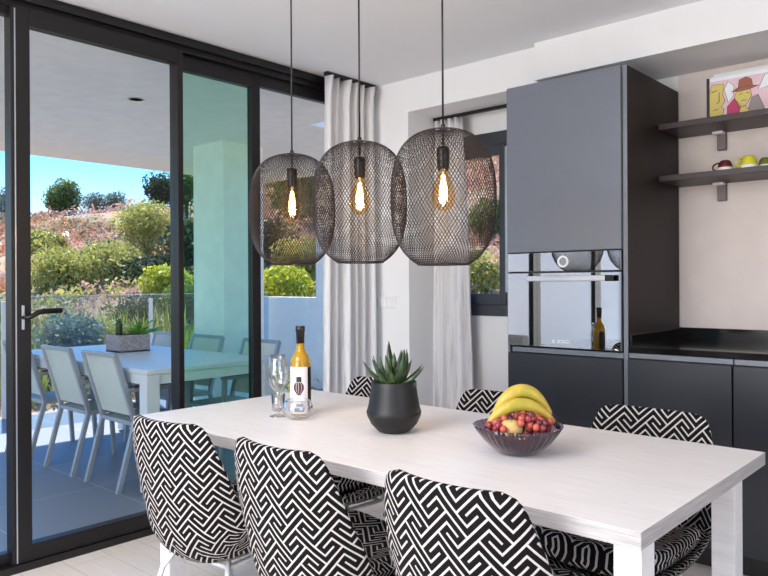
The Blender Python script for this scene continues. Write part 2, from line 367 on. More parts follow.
# rear and right windows of the room
for k, (a, b_) in enumerate(((-2.7, -1.5), (-1.5, -.3), (-.3, .9))):
    glazing('window_%d' % (8+k), 'y', -3.06, a, b_, 0, 2.5, (.05, .05, .06, .08), .06)
for k, (a, b_) in enumerate(((-1, .6), (.6, 2.2))):
    glazing('window_%d' % (11+k), 'x', 3.06, a, b_, .5, 2.45, (.05, .05, .06, .08), .06)
# switch plate on the corner wall
t = thing('light_switch', (-3.27, 3.685, 1.17), 'white double light switch plate on wall beside the door curtain', 'switch')
o = t.location; MB(o).box((-3.355, 3.678, 1.135), (-3.19, 3.69, 1.21)).build('switch_plate', 'plate', t, bevel=.003)
for k in range(2): MB(o).box((-3.345+.08*k, 3.674, 1.145), (-3.278+.08*k, 3.68, 1.2)).build('rocker', 'white_print', t, bevel=.002)

# ------------------------------------------------------------------ terrace
bx('terrace_floor', (-7.57, -9, -.2), (XL-.14, 6.13, 0), 'tiles')
b = MB(); b.box((-7.68, -4, 2.65), (XL-.1, 4.15, 2.95)); b.box((-7.68, 4.15, 2.65), (-4.55, 6.13, 2.95)); tag(b.build('terrace_ceiling', 'terrace_plaster'), kind='structure')
bx('terrace_pillar', (-6.1, 4.03, 0), (-5.61, 4.5, 2.65), 'terrace_plaster')
bx('terrace_parapet', (-7.68, 6.13, -.2), (-6.62, 6.3, 1.134), 'terrace_plaster')
bx('terrace_wall', (-6.62, 6.13, -.2), (-5.4, 6.3, 2.95), 'terrace_plaster')
bx('added_end_wall', (-12, -9.2, -.2), (XL-.14, -9, 2.95), 'terrace_plaster')  # unseen wall added so the oven door mirrors something bright
t = thing('terrace_downlight', (-4.83, 2.71, 2.65), 'small round recessed downlight in the terrace ceiling', 'downlight')
MB().lathe([(.045, -.004), (.055, -.004), (.06, 0), (.06, .004), (.045, .004), (.045, -.004)], n=24).build('trim_ring', 'steel', t, smooth=True)
MB().lathe([(0, -.002), (.045, -.002)], n=24).build('diffuser', 'ink', t)
# glass railing
t = thing('glass_railing', (-7.5, 1.0, 0), 'frameless glass railing with slim white posts along the terrace edge', 'railing'); o = t.location
ys = [-4, -2.1, -.2, 1.2, 2.78, 4.365, 6.1]
for a, b_ in zip(ys[:-1], ys[1:]):
    MB(o).box((-7.506, a+.01, .03), (-7.494, b_-.01, 1.19)).build('glass_panel', 'rail_glass', t)
    MB(o).box((-7.507, a+.01, 1.19), (-7.493, b_-.01, 1.197)).build('glass_edge', 'silver', t)
for y in ys[1:-1]:
    MB(o).box((-7.492, y-.018, 0), (-7.46, y+.018, 1.15)).build('post', 'white_metal', t, bevel=.003)

# ------------------------------------------------------------------ outdoor table, planter, chairs
t = thing('outdoor_table', (-5.05, 2.85, 0), 'large pale rectangular outdoor table on the terrace', 'table'); o = t.location
x0, x1, y0, y1 = -6.12, -4.04, 2.33, 3.33
MB(o).box((x0, y0, .745), (x1, y1, .775)).build('tabletop', 'outdoor_white', t, bevel=.004)
b = MB(o); b.box((x0+.09, y0+.01, .68), (x1-.09, y0+.035, .745)); b.box((x0+.09, y1-.035, .68), (x1-.09, y1-.01, .745)); b.box((x0+.01, y0+.09, .68), (x0+.035, y1-.09, .745)); b.box((x1-.035, y0+.09, .68), (x1-.01, y1-.09, .745)); b.build('apron', 'outdoor_white', t, bevel=.003)
for px, py in ((x0, y0), (x1-.09, y0), (x0, y1-.09), (x1-.09, y1-.09)):
    MB(o).box((px, py, .012), (px+.09, py+.09, .745)).build('leg', 'outdoor_white', t, bevel=.004)
def outdoor_chair():
    t = thing('outdoor_armchair', (0, 0, 0), 'x', 'chair')
    w = .208; T = .015
    for s in (-1, 1):
        MB().tube([(s*w, -.27, 0), (s*w, -.155, .42), (s*w, -.165, .47), (s*w, -.285, .868)], T, square=True).build('rear_leg', 'grey_metal', t, bevel=.003)
        MB().tube([(s*w, .25, 0), (s*w, .22, .42), (s*w, .21, .63)], T, square=True).build('leg', 'grey_metal', t, bevel=.003)
        MB().box((s*w-.014, -.155, .405), (s*w+.014, .225, .435)).build('side_rail', 'grey_metal', t, bevel=.003)
        a = MB().box((s*w-.016, -.215, .625), (s*w+.016, .235, .65)).build('armrest', 'grey_metal', t, bevel=.003)
        MB().box((s*w-.022, -.17, .65), (s*w+.022, .22, .664)).build('armrest_pad', 'teak', a, bevel=.004)
    for y, z in ((-.155, .42), (.225, .42), (-.283, .863)): MB().box((-w, y-.012, z-.014), (w, y+.012, z+.014)).build('cross_bar', 'grey_metal', t, bevel=.003)
    MB().box((-w+.012, -.14, .424), (w-.012, .215, .432)).build('seat', 'sling', t)
    def bp(x, z, d):
        k = (z-.47)/.41; return (x, -.165-.125*k+d, z)
    vs = [bp(-w+.012, .47, 0), bp(w-.012, .47, 0), bp(w-.012, .865, 0), bp(-w+.012, .865, 0), bp(-w+.012, .47, .006), bp(w-.012, .47, .006), bp(w-.012, .865, .006), bp(-w+.012, .865, .006)]
    MB().add(vs, [(0, 1, 2, 3), (7, 6, 5, 4), (0, 4, 5, 1), (1, 5, 6, 2), (2, 6, 7, 3), (3, 7, 4, 0)]).build('backrest', 'sling', t)
    return t
oc = outdoor_chair(); G = 'armchairs around the outdoor table'
oc.location = (-4.44, 2.51, 0); oc['group'] = G; oc['label'] = 'grey outdoor armchair at near side of table, closest to the table corner and indoor chairs'
dup(oc, (-5.06, 2.51, 0), 0, 'grey outdoor armchair at near side of table, middle of its row', G)
dup(oc, (-5.76, 2.51, 0), 0, 'grey outdoor armchair partly hidden behind the door stile with the handle', G)
dup(oc, (-4.45, 3.26, 0), PI, 'grey outdoor armchair beyond table, in front of the white pillar, right one behind green glass', G)
dup(oc, (-5.19, 3.28, 0), PI, 'grey outdoor armchair beyond table, left one behind the green glass pane', G)
dup(oc, (-5.80, 3.28, 0), PI, 'grey outdoor armchair beyond table, just behind the stone planter', G)
t = thing('stone_planter', (-5.36, 2.93, .775), 'square speckled stone planter on the outdoor table', 'planter')
b = MB(); b.box((-.11, -.13, 0), (.11, .13, .015))
for A in (((-.11, -.13, 0), (.11, -.112, .135)), ((-.11, .112, 0), (.11, .13, .135)), ((-.11, -.112, 0), (-.092, .112, .135)), ((.092, -.112, 0), (.11, .112, .135))): b.box(*A)
b.build('planter_box', 'stone', t, bevel=.003); MB().box((-.092, -.112, .015), (.092, .112, .12)).build('soil', 'soil', t)
b = MB(); b.lathe([(.02, 0), (.024, .03), (.022, .1), (.014, .13), (0, .14)], (0, 0, 0), 16, mod=lambda a, z: 1+.12*math.cos(8*a))
tag(b.build('cactus', 'cactus', smooth=True), 'small dark upright cactus in the stone planter', 'cactus').location = (-5.39, 2.87, .895)
random.seed(4); b = MB()
for k in range(46):
    a = random.uniform(0, 2*PI); L = random.uniform(.12, .24); el = random.uniform(.25, 1.2); pts = []
    for j in range(5):
        u = j/4; pts.append(Vector((math.cos(a)*L*u*math.cos(el*(1-.5*u)), math.sin(a)*L*u*math.cos(el*(1-.5*u)), L*u*math.sin(el)*(1-.35*u))))
    sd = Vector((-math.sin(a), math.cos(a), 0)); vs = []
    for j, p in enumerate(pts): w = .014*math.sin(PI*(.15+.85*(1-j/4)))+.002; vs += [p-sd*w, p+sd*w+Vector((0, 0, .004))]
    b.add(vs, [(2*j, 2*j+1, 2*j+3, 2*j+2) for j in range(4)])
tag(b.build('fern', 'fern', smooth=True), 'bushy bright green fern in the stone planter', 'plant').location = (-5.30, 2.99, .90)

# dark lounge sofa further along the terrace (seen mirrored in the oven door)
t = thing('outdoor_sofa', (-5.3, -.6, 0), 'dark outdoor sofa seen only as a mirror image in the oven door', 'sofa'); o = t.location
MB(o).box((-5.9, -1.6, .1), (-5.0, .4, .38)).build('base', 'sofa_dark', t, bevel=.03); MB(o).box((-6.05, -1.6, .1), (-5.8, .4, .8)).build('backrest', 'sofa_dark', t, bevel=.04)
for y in (-1.75, .4): MB(o).box((-6.0, y, .1), (-5.0, y+.16, .6)).build('armrest', 'sofa_dark', t, bevel=.03)
for x in (-5.95, -5.1):
    for y in (-1.65, .4): MB(o).box((x, y, 0), (x+.05, y+.05, .1)).build('leg', 'black_metal', t)

# ------------------------------------------------------------------ hillside
E1 = Vector((-.82, .57)); E2 = Vector((.57, .82))
def hz(X, Y):
    s = X*E1.x+Y*E1.y; t_ = X*E2.x+Y*E2.y
    H = 6.7+.25*t_
    if s < 7: z = -.25
    elif s < 42: k = (s-7)/35; z = -.25+(H+.25)*(.75*k+.25*k*k)
    else: z = H-.12*(s-42)
    amp = min(1, max(0, (s-8)/14)); p = Vector((X*.11, Y*.11, 3.1))
    z += amp*1.1*noise.noise(p)+amp*.35*noise.noise(p*4)
    return z
b = MB(); n1, n2 = 110, 120; vs = []; fs = []
for i in range(n1):
    s = 3+(i/(n1-1))**1.4*62
    for j in range(n2):
        t_ = -45+95*j/(n2-1); X = s*E1.x+t_*E2.x; Y = s*E1.y+t_*E2.y; z = hz(X, Y)
        if X > -7.75 and Y < 6.5: z = -.35
        vs.append((X, Y, z))
for i in range(n1-1):
    for j in range(n2-1): fs.append((i*n2+j, i*n2+j+1, (i+1)*n2+j+1, (i+1)*n2+j))
b.add(vs, fs); hill = b.build('hillside_ground', 'hill', smooth=True); tag(hill, kind='structure')
def ray(px, py):
    return (r2*(px-384)/F-u2*(py-283.77)/F+fwd)
def at(px, s, side=None):
    d = ray(px, 284); k = s/(d.x*E1.x+d.y*E1.y); X, Y = d.x*k, d.y*k; return Vector((X, Y, hz(X, Y)))
def leaves(b, c, r, n, size, up=.2, mi=0, asp=.55):
    for _ in range(n):
        while True:
            p = Vector((random.uniform(-1, 1), random.uniform(-1, 1), random.uniform(-1, 1)))
            if .3 < p.length < 1: break
        p = Vector((p.x*r[0], p.y*r[1], p.z*r[2]))+Vector(c)
        a = Vector((random.gauss(0, 1), random.gauss(0, 1), random.gauss(0, 1)+up)).normalized(); q_ = a.orthogonal().normalized()
        q_ = Matrix.Rotation(random.uniform(0, 2*PI), 3, a) @ q_; w = size*random.uniform(.6, 1.3); l = a*w
        b.add([p-l, p+q_*w*asp, p+l, p-q_*w*asp], [(0, 1, 2, 3)], mi)
def tree(name, px, s, width, height, mat, label, cat, trunk=.0, n=1800, size=.09, seed=1, sink=.1, blobs=9):
    random.seed(seed); base = at(px, s); t = thing(name, base, label, cat, 'trees and shrubs on the hillside'); b = MB()
    ch = height-trunk
    for k in range(blobs):
        a = random.uniform(0, 2*PI); rr = random.uniform(0, .62)*width/2; zc = trunk+ch*random.uniform(.28, .72)
        R = width*random.uniform(.2, .33); leaves(b, (rr*math.cos(a), rr*math.sin(a), zc-sink), (R, R, min(R, ch*.34)), n//blobs, size)
    leaves(b, (0, 0, trunk+ch*.5-sink), (width*.42, width*.42, ch*.48), n//3, size)
    b.build('crown', mat, t)
    tb = MB()
    tb.tube([(0, 0, -.4), (.03*width, 0, trunk*.5+.1), (0, .04*width, trunk+ch*.45)], [width*.035+.03, width*.03+.02, width*.012], 8)
    for k in range(4):
        a = k*PI/2+seed; tb.tube([(0, 0, trunk*.8+ch*.12), (math.cos(a)*width*.16, math.sin(a)*width*.16, trunk+ch*.35), (math.cos(a)*width*.26, math.sin(a)*width*.26, trunk+ch*.6)], [width*.016, width*.011, width*.004], 6)
    tb.build('trunk', 'trunk', t, smooth=True); return t
tree('round_tree', 65, 39, 2.1, 2.3, 'leaf_green', 'round green tree standing alone against sky on the ridge', 'tree', .2, 3600, .07, 3)
tree('small_tree', 96, 41, 1.5, 1.6, 'leaf_grey', 'small grey-green tree on ridge right of the big round tree', 'tree', .2, 1600, .06, 4)
tree('small_tree', 116, 41, 1.6, 1.5, 'leaf_grey', 'larger of two small grey-green ridge trees, nearer the pillar', 'tree', .2, 1800, .06, 5)
tree('tall_tree', 161, 30, 1.5, 2.3, 'leaf_dark', 'tall dark tree meeting the terrace ceiling beside the door mullion', 'tree', .8, 2400, .06, 6)
tree('dark_tree', 186, 30, 2.0, 2.4, 'leaf_green', 'dark tree seen through the left strip of green glass', 'tree', .5, 2200, .06, 7)
tree('small_tree', 4, 38, 1.6, 2.0, 'leaf_grey', 'small tree on the skyline left of the door stile', 'tree', .4, 1400, .06, 8)
tree('olive_shrub', 59, 17.5, 2.1, 1.15, 'leaf_olive', 'rounded yellow-olive shrub beside door stile, left of the pair', 'shrub', 0, 5200, .045, 9)
tree('olive_shrub', 110, 17, 2.0, 1.15, 'leaf_olive', 'rounded yellow-olive shrub in mid-slope, right of the pair', 'shrub', 0, 5200, .045, 10)
tree('olive_tree', 148, 20, 1.7, 2.0, 'leaf_olive', 'taller loose olive tree just left of the door mullion', 'tree', .1, 4200, .05, 11)
tree('dark_shrub', 108, 21.5, 1.8, .9, 'leaf_dark', 'dark green shrub above the olive shrubs on rusty slope', 'shrub', 0, 2400, .1, 12)
tree('bright_shrub', 165, 14, 1.1, .8, 'leaf_bright', 'bright yellow-green shrub low beside the mullion', 'shrub', 0, 3000, .05, 13)
tree('dark_shrub', 154, 16.5, 1.7, .7, 'leaf_dark', 'low dark shrub under the taller olive tree', 'shrub', 0, 1800, .07, 14)
tree('dark_shrub', 189, 17, 1.6, 1.3, 'leaf_dark', 'dark shrub seen through green glass left of the pillar', 'shrub', 0, 2200, .07, 15)
tree('green_shrub', 190, 12.5, 1.2, .9, 'leaf_green', 'green shrub low behind the railing by the pillar', 'shrub', 0, 2000, .05, 16)
tree('grey_shrub', 72, 9.9, 1.3, .95, 'leaf_grey', 'added bluish grey shrub standing in for a reflection at the glass railing', 'shrub', 0, 3000, .035, 17)  # shrub added in place of a blue reflection
tree('bright_shrub', 285, 13.5, 1.3, .85, 'leaf_bright', 'bright yellow-green shrub above parapet under the left lamp', 'shrub', 0, 3000, .05, 18)
tree('olive_shrub', 309, 15, 1.5, 1.2, 'leaf_olive', 'olive shrub above parapet beside the door curtain', 'shrub', 0, 2600, .05, 19)
tree('dark_shrub', 270, 18, 1.8, 1.4, 'leaf_dark', 'dark shrub behind the left pendant lamp', 'shrub', 0, 2200, .07, 20)
tree('green_tree', 298, 24, 2.6, 2.6, 'leaf_green', 'green tree high on slope behind the left pendant lamp', 'tree', .2, 2600, .1, 21)
tree('olive_shrub', 478, 15, 1.4, 1.1, 'leaf_olive', 'olive shrub low outside the small window', 'shrub', 0, 2400, .05, 22)
tree('green_shrub', 492, 21, 1.9, 1.4, 'leaf_green', 'green shrub higher up outside the small window', 'shrub', 0, 2000, .08, 23)
tree('green_shrub', 12, 13, 1.1, .6, 'leaf_olive', 'low olive shrub left of the door stile', 'shrub', 0, 1800, .045, 24)
tree('grey_shrub', 45, 28, 2.0, 1.0, 'leaf_olive', 'low olive shrub near the ridge beside the door stile', 'shrub', 0, 1600, .09, 25)
for k_, (px_, s_, w_, h_, mt_, lb_) in enumerate(((88, 9.6, .8, .55, 'leaf_bright', 'small yellow-green bush behind railing between the two chair backs'), (42, 10.2, .9, .6, 'leaf_bright', 'small yellow-green bush behind railing next to the door handle'), (152, 9.8, .8, .6, 'leaf_bright', 'small yellow-green bush behind railing right of the planter'), (112, 10.6, 1.0, .7, 'leaf_olive', 'small olive bush behind railing above the stone planter'), (8, 9.8, .9, .45, 'leaf_pink', 'small dry pinkish bush left of the door stile'), (135, 12.5, 1.0, .7, 'leaf_dark', 'small dark bush behind railing above the fern'), (290, 10.5, .7, .5, 'leaf_olive', 'small olive bush just above the blue shaded parapet'))):
    tree('small_bush', px_, s_, w_, h_, mt_, lb_, 'shrub', 0, 1800, .028, 40+k_)
# dry brush: uncountable
random.seed(77)
for nm, mat, cnt, s0, s1, lab in (('rusty_brush', 'leaf_rust', 2200, 19, 40, 'rust-red dry brush covering the upper slope'), ('pale_brush', 'leaf_pink', 2000, 12, 42, 'pinkish grey dry brush scattered over the slope'), ('khaki_scrub', 'leaf_olive', 620, 8.6, 16, 'khaki low scrub filling the foot of the slope'), ('green_scrub', 'leaf_green', 520, 9, 40, 'low green scrub scattered over the slope')):
    b = MB()
    for k in range(cnt):
        s = random.uniform(s0, s1); px = random.uniform(-60, 540); p = at(px, s); R = random.uniform(.18, .5)*(.6+s/40)
        if noise.noise(Vector((p.x*.14, p.y*.14, {'rusty_brush': 1., 'pale_brush': 7., 'green_scrub': 13., 'khaki_scrub': 19.}[nm]))) < -.16: continue
        leaves(b, (p.x, p.y, p.z+R*.2), (R, R, R*.55), 30, R*.13, .4)
    tag(b.build(nm, mat), lab, 'dry brush' if 'brush' in nm else 'scrub', kind='stuff')
b = MB()
for k in range(5200):
    s = random.uniform(8.6, 12.5); px = random.uniform(-30, 330); p = at(px, s)
    if p.x > -7.75 and p.y < 6.4: continue
    if 45 < px < 95 and s < 11 and random.random() < .6: continue
    h_ = random.uniform(.15, .62)*(1 if noise.noise(Vector((p.x*1.1, p.y*1.1, 0))) > 0 else .5); a = random.uniform(0, 2*PI); w = .012
    dx, dy = math.cos(a)*w, math.sin(a)*w; lx, ly = random.gauss(0, .1), random.gauss(0, .1)
    b.add([(p.x-dx, p.y-dy, p.z-.05), (p.x+dx, p.y+dy, p.z-.05), (p.x+dx+lx*.4, p.y+dy+ly*.4, p.z+h_*.6), (p.x-dx+lx*.4, p.y-dy+ly*.4, p.z+h_*.6), (p.x+lx, p.y+ly, p.z+h_)], [(0, 1, 2, 3), (3, 2, 4)], random.choice((0, 0, 1, 1, 2)))
tag(b.build('tall_grass', ['straw', 'leaf_bright', 'leaf_olive']), 'tall straw and yellow-green grass behind the glass railing', 'grass', kind='stuff')

# ------------------------------------------------------------------ kitchen
FY = 3.4
t = thing('oven_tower', (-1.8, FY+.35, 0), 'tall slate grey cabinet tower housing the built-in oven', 'cabinet'); o = t.location
x0, x1, zt = -2.134, -1.455, 2.357
MB(o).box((x0, FY, .1), (x0+.012, YK-.012, zt)).build('side_panel', 'edge', t, bevel=.001)
MB(o).box((x1-.02, FY+.003, .1), (x1, YK-.012, zt)).build('side_panel', 'cabinet_dark', t, bevel=.001)
MB(o).box((x1-.021, FY-.001, .1), (x1, FY+.004, zt)).build('edge_strip', 'edge', t)
MB(o).box((x0+.012, FY, zt-.018), (x1-.02, YK-.012, zt)).build('top_panel', 'cabinet', t)
MB(o).box((x0+.012, FY+.03, .1), (x1-.02, YK-.01, .94)).build('carcass', 'plinth', t)
MB(o).box((x0+.012, FY+.03, 1.462), (x1-.02, YK-.01, 2.33)).build('carcass', 'plinth', t)
MB(o).box((x0+.014, FY-.02, 1.464), (x1-.024, FY, zt)).build('upper_door', 'cabinet', t, bevel=.0015)
MB(o).box((x0+.014, FY-.02, .105), (x1-.024, FY, .925)).build('lower_door', 'cabinet_low', t, bevel=.0015)
MB(o).box((x0+.03, FY+.0, .93), (x1-.024, FY+.03, .955)).build('grip_channel', 'edge', t)
MB(o).box((x0+.03, FY+.05, 0), (x1, FY+.07, .1)).build('plinth', 'plinth', t)
# the oven
t = thing('built_in_oven', (-1.8, FY-.01, .96), 'black glass compact oven with steel handle built into the tall cabinet', 'oven'); o = t.location
ox0, ox1, oz0, oz1 = x0+.016, x1-.025, .962, 1.458
MB(o).box((ox0+.012, FY+.001, oz0), (ox1, YK-.05, oz1)).build('body', 'black_metal', t)
dr = MB(o).box((ox0, FY-.024, oz0+.004), (ox1, FY, 1.352)).build('oven_door', 'oven_glass', t, bevel=.0015)
pn = MB(o).box((ox0, FY-.022, 1.36), (ox1, FY, oz1)).build('control_panel', 'oven_glass', t, bevel=.0015)
MB(o).box((ox0+.01, FY-.012, 1.352), (ox1-.01, FY, 1.36)).build('vent_gap', 'alu_black', t)
hb = MB(o).box((-1.98, FY-.062, 1.308), (-1.545, FY-.048, 1.336)).build('handle', 'steel', dr, bevel=.003)
for x in (-1.965, -1.575): MB(o).box((x, FY-.05, 1.314), (x+.02, FY-.023, 1.33)).build('handle_mount', 'black_metal', dr, bevel=.001)
MB(o).box((-1.545, FY-.063, 1.307), (-1.505, FY-.046, 1.337)).build('handle_cap', 'black_metal', dr, bevel=.003)
dx_, dz_ = -1.787, 1.409
def ydisc(b, r0, r1, ya, yb, n=36, mi=0):
    vs = []
    for rr, yy in ((r0, ya), (r1, ya), (r1, yb), (r0, yb)):
        for k in range(n): a = 2*PI*k/n; vs.append((dx_+rr*math.cos(a), yy, dz_+rr*math.sin(a)))
    fs = []
    for i in range(4):
        j = (i+1) % 4
        for k in range(n): fs.append((i*n+k, i*n+(k+1) % n, j*n+(k+1) % n, j*n+k))
    return b.add(vs, fs, mi)
ydisc(MB(o), .021, .030, FY-.028, FY-.02).build('dial_ring', 'white_print', pn, smooth=False)
ydisc(MB(o), 0.0001, .019, FY-.027, FY-.02).build('dial_display', 'greyprint', pn)
b = MB(o)
for k in (-3, -2, 2, 3):
    for dz in (-.016, 0, .016): b.box((dx_+k*.027-.003, FY-.0228, dz_+dz-.0012), (dx_+k*.027+.003, FY-.022, dz_+dz+.0012))
b.build('touch_symbols', 'greyprint', pn)
def text(name, s, size, loc, rot, mat, parent, off, bold=.0):
    c = bpy.data.curves.new(name, 'FONT'); c.body = s; c.size = size; c.align_x = 'CENTER'; c.align_y = 'CENTER'; c.extrude = .0004; c.offset = bold
    c.materials.append(M[mat]); tmp = bpy.data.objects.new(name, c); ob = bpy.data.objects.new(name, bpy.data.meshes.new_from_object(tmp)); bpy.data.objects.remove(tmp); C.objects.link(ob); ob.parent = parent; ob.location = Vector(loc)-Vector(off); ob.rotation_euler = rot; return ob
text('lettering', 'BOSCH', .022, (-1.785, FY-.0248, .997), (PI/2, 0, 0), 'white_print', dr, o, .0006)
dx_, dz_ = -1.842, .9965; ydisc(MB(o), .005, .0085, FY-.0255, FY-.024, 24).build('emblem', 'white_print', dr)
# base cabinets
def base_cab(xa, xb, label):
    t = thing('base_cabinet', ((xa+xb)/2, FY+.3, 0), label, 'cabinet', 'graphite base cabinets under the black worktop'); o = t.location
    MB(o).box((xa+.002, FY+.03, .1), (xb-.002, YK-.01, .94)).build('carcass', 'plinth', t)
    MB(o).box((xa+.003, FY-.02, .105), (xb-.003, FY, .93)).build('door', 'cabinet_low', t, bevel=.0015)
    MB(o).box((xa+.002, FY+.002, .935), (xb-.002, FY+.03, .958)).build('grip_channel', 'edge', t)
    MB(o).box((xa, FY+.05, 0), (xb, FY+.07, .1)).build('plinth', 'plinth', t)
base_cab(-1.453, -.977, 'graphite base cabinet next to the tall oven tower')
base_cab(-.975, -.375, 'graphite base cabinet at the right picture edge behind the table')
base_cab(-.373, .227, 'graphite base cabinet beyond the right end of the picture')
base_cab(.229, .829, 'graphite base cabinet at the far end of the worktop')
t = thing('worktop', (-.3, 3.75, .965), 'polished black stone worktop with low upstand', 'worktop'); o = t.location
MB(o).box((-1.453, FY-.005, .962), (.83, YK-.002, .99)).build('slab', 'worktop', t, bevel=.002)
b = MB(o); b.box((-1.453, YK-.02, .99), (.83, YK-.002, 1.05)); b.box((-1.453, FY+.01, .99), (-1.44, YK-.02, 1.045)); b.build('upstand', 'worktop', t, bevel=.001)
# shelves
def shelf(z, label):
    t = thing('wall_shelf', (-.7, 3.95, z), label, 'shelf', 'dark floating shelves'); o = t.location
    MB(o).box((-1.453, 3.79, z), (.2, YK-.001, z+.03)).build('board', 'shelf', t, bevel=.002)
    for x in (-1.225, -.3):
        q_ = MB(o).box((x-.022, YK-.03, z-.095), (x+.022, YK-.001, z)).build('bracket', 'bracket', t, bevel=.003)
        MB(o).box((x-.032, YK-.075, z-.014), (x+.02, YK-.03, z)).build('bracket_tab', 'label', q_, bevel=.002)
shelf(2.098, 'dark floating wall shelf holding the picture panels, upper of the two'); shelf(1.827, 'dark floating wall shelf holding the coffee cups, lower of the two')
# cups upside down on the lower shelf
def cup(x, y, z, r, h_, mat, rz, label, foot=True):
    t = thing('coffee_cup', (x, y, z), label, 'cup', 'coffee cups on the lower shelf', rz)
    MB().lathe([(r*.97, .0), (r, .004), (r*.98, .016), (r*.93, .018), (r*.90, .0)], n=32).build('rim', 'cup_white', t, smooth=True)
    MB().lathe([(r*.955, .015), (r*.93, h_*.45), (r*.80, h_*.8), (r*.62, h_*.96), (r*.55, h_), (r*.5, h_-.002), (0, h_-.002)], n=32).build('bowl', mat, t, smooth=True)
    pts = [(r*.88+.032*math.sin(a)*1.0, 0, h_*.45-.02*math.cos(a)) for a in [PI*i/8 for i in range(9)]]
    MB().tube(pts, .0045, 8).build('handle', mat, t, smooth=True)
cup(-1.14, 3.85, 1.857, .037, .052, 'cup_maroon', PI*.95, 'dark maroon coffee cup upside down, nearest the tall cabinet')
cup(-1.03, 3.85, 1.857, .042, .062, 'cup_yellow', PI*1.25, 'bright yellow coffee cup upside down on the shelf')
cup(-.965, 3.90, 1.857, .037, .052, 'cup_olive', -PI*.1, 'olive green coffee cup right of the yellow one')
cup(-.90, 3.95, 1.857, .04, .05, 'cup_grey', PI*.5, 'grey-green coffee cup at the picture edge')
# picture panels leaning on the upper shelf (generic pop-art stand-in)
G2 = 'picture panels stacked on the upper shelf'
for k, (dy, h_) in enumerate(((.045, .258), (.025, .243))):
    tag(MB((-1.05, 3.93+dy, 2.128)).box((-1.232, 3.93+dy, 2.128), (-.86, 3.942+dy, 2.128+h_)).build('picture_panel', 'white_print', bevel=.002),
        ('blank white panel standing rearmost on the upper shelf', 'white panel standing between the rearmost panel and the comic picture')[k], 'picture', G2)
t = thing('picture_panel', (-1.05, 3.93, 2.128), 'comic style picture in yellow and pink leaning on the upper shelf', 'picture', G2); o = t.location
MB(o).box((-1.235, 3.918, 2.128), (-.86, 3.932, 2.355)).build('backing', 'white_print', t, bevel=.002)
MB(o).box((-1.247, 3.91, 2.128), (-1.235, 3.945, 2.352)).build('frame_edge', 'ink', t)
for nm, c in (('pop_yellow', (214, 194, 110)), ('pop_pink', (228, 196, 206)), ('pop_brown', (160, 96, 74)), ('pop_magenta', (196, 60, 110)), ('pop_grey', (150, 138, 140)), ('pop_green', (60, 110, 80))): M[nm] = plain(nm, c, .6)
def poly(name, pts, mat, d=0, line=True):
    P = [(-1.235+.24*x, 2.133+.2*y) for x, y in pts]; yv = 3.9175-d*.0004
    b = MB(o); n = len(P); b.add([(x, yv, z) for x, z in P]+[(x, yv+.0003, z) for x, z in P], [tuple(range(n))], 0)
    if line: b.tube([(x, yv, z) for x, z in P], .0011, 5, 1, closed=True)
    return b.build(name, [mat, 'ink'], t)
poly('printed_ground', [(0, 0), (1.6, 0), (1.6, 1), (0, 1)], 'pop_pink', 0, False)
poly('printed_shape', [(.0, .0), (.24, .0), (.3, .25), (.24, .33), (.32, .45), (.27, .62), (.3, .9), (.06, .92), (0, .75)], 'pop_yellow', 1)
poly('printed_shape', [(.38, .4), (.3, .75), (.38, .95), (.5, .8), (.48, .55)], 'white_print', 2)
poly('printed_shape', [(.36, .0), (.36, .3), (.5, .48), (.62, .3), (.6, 0)], 'pop_magenta', 2)
poly('printed_shape', [(.5, .5), (.56, .72), (.8, .76), (.84, .5), (.72, .24), (.6, .26)], 'pop_yellow', 3)
poly('printed_shape', [(.44, .66), (.58, .74), (.6, .93), (.74, .98), (.84, .9), (.86, .74), (.98, .72), (.8, .66), (.6, .64)], 'pop_brown', 4)
poly('printed_shape', [(.56, .0), (.62, .22), (.7, .28), (.78, .16), (.8, 0)], 'pop_yellow', 4)
poly('printed_shape', [(.84, .45), (.96, .5), (1.06, .2), (1.12, 0), (.84, 0), (.78, .2)], 'pop_grey', 3)
poly('printed_shape', [(.96, .62), (1.1, .98), (1.28, .9), (1.18, .66)], 'white_print', 3)
poly('printed_shape', [(1.2, 0), (1.2, .7), (1.5, .9), (1.6, .1)], 'pop_green', 3)
for L_ in (((.04, .72), (.16, .76)), ((.2, .7), (.2, .45), (.14, .42)), ((.08, .25), (.18, .28)), ((.6, .56), (.66, .58)), ((.74, .58), (.8, .56)), ((.64, .4), (.74, .4))):
    MB(o).tube([(-1.235+.24*x, 3.915, 2.133+.2*y) for x, y in L_], .0013, 5).build('ink_line', 'ink', t)

# ------------------------------------------------------------------ curtains
def curtain(o, pt, u0, u1, z0, z1, waves, amp, flare, name, label, seed):
    """hanging pleated cloth; pt(u, w, z) -> world"""
    random.seed(seed); ph = [random.uniform(-.5, .5) for _ in range(40)]; nu, nz = waves*10, 30; b = MB(o); vs = []
    for j in range(nz+1):
        k = j/nz; z = z0+(z1-z0)*k
        for i in range(nu+1):
            s = i/nu; u = u0+(u1-u0)*s+flare(s, k); th = s*waves*2*PI+ph[int(s*waves)]*math.sin(PI*((s*waves) % 1))
            a = amp*(.55+.45*(1-k) if k < .93 else .5+.6*(k-.93)/.07)*(1+.35*math.sin(th*.37+seed))
            if k > .96: a *= .8
            vs.append(pt(u, a*math.sin(th)+a*.3*math.sin(2*th+3*k+seed), z))
    fs = [(j*(nu+1)+i, j*(nu+1)+i+1, (j+1)*(nu+1)+i+1, (j+1)*(nu+1)+i) for j in range(nz) for i in range(nu)]
    b.add(vs, fs); t = thing(name, o, label, 'curtain'); c = b.build('cloth', 'curtain', t, smooth=True)
    sm = c.modifiers.new('solid', 'SOLIDIFY'); sm.thickness = .003; return t
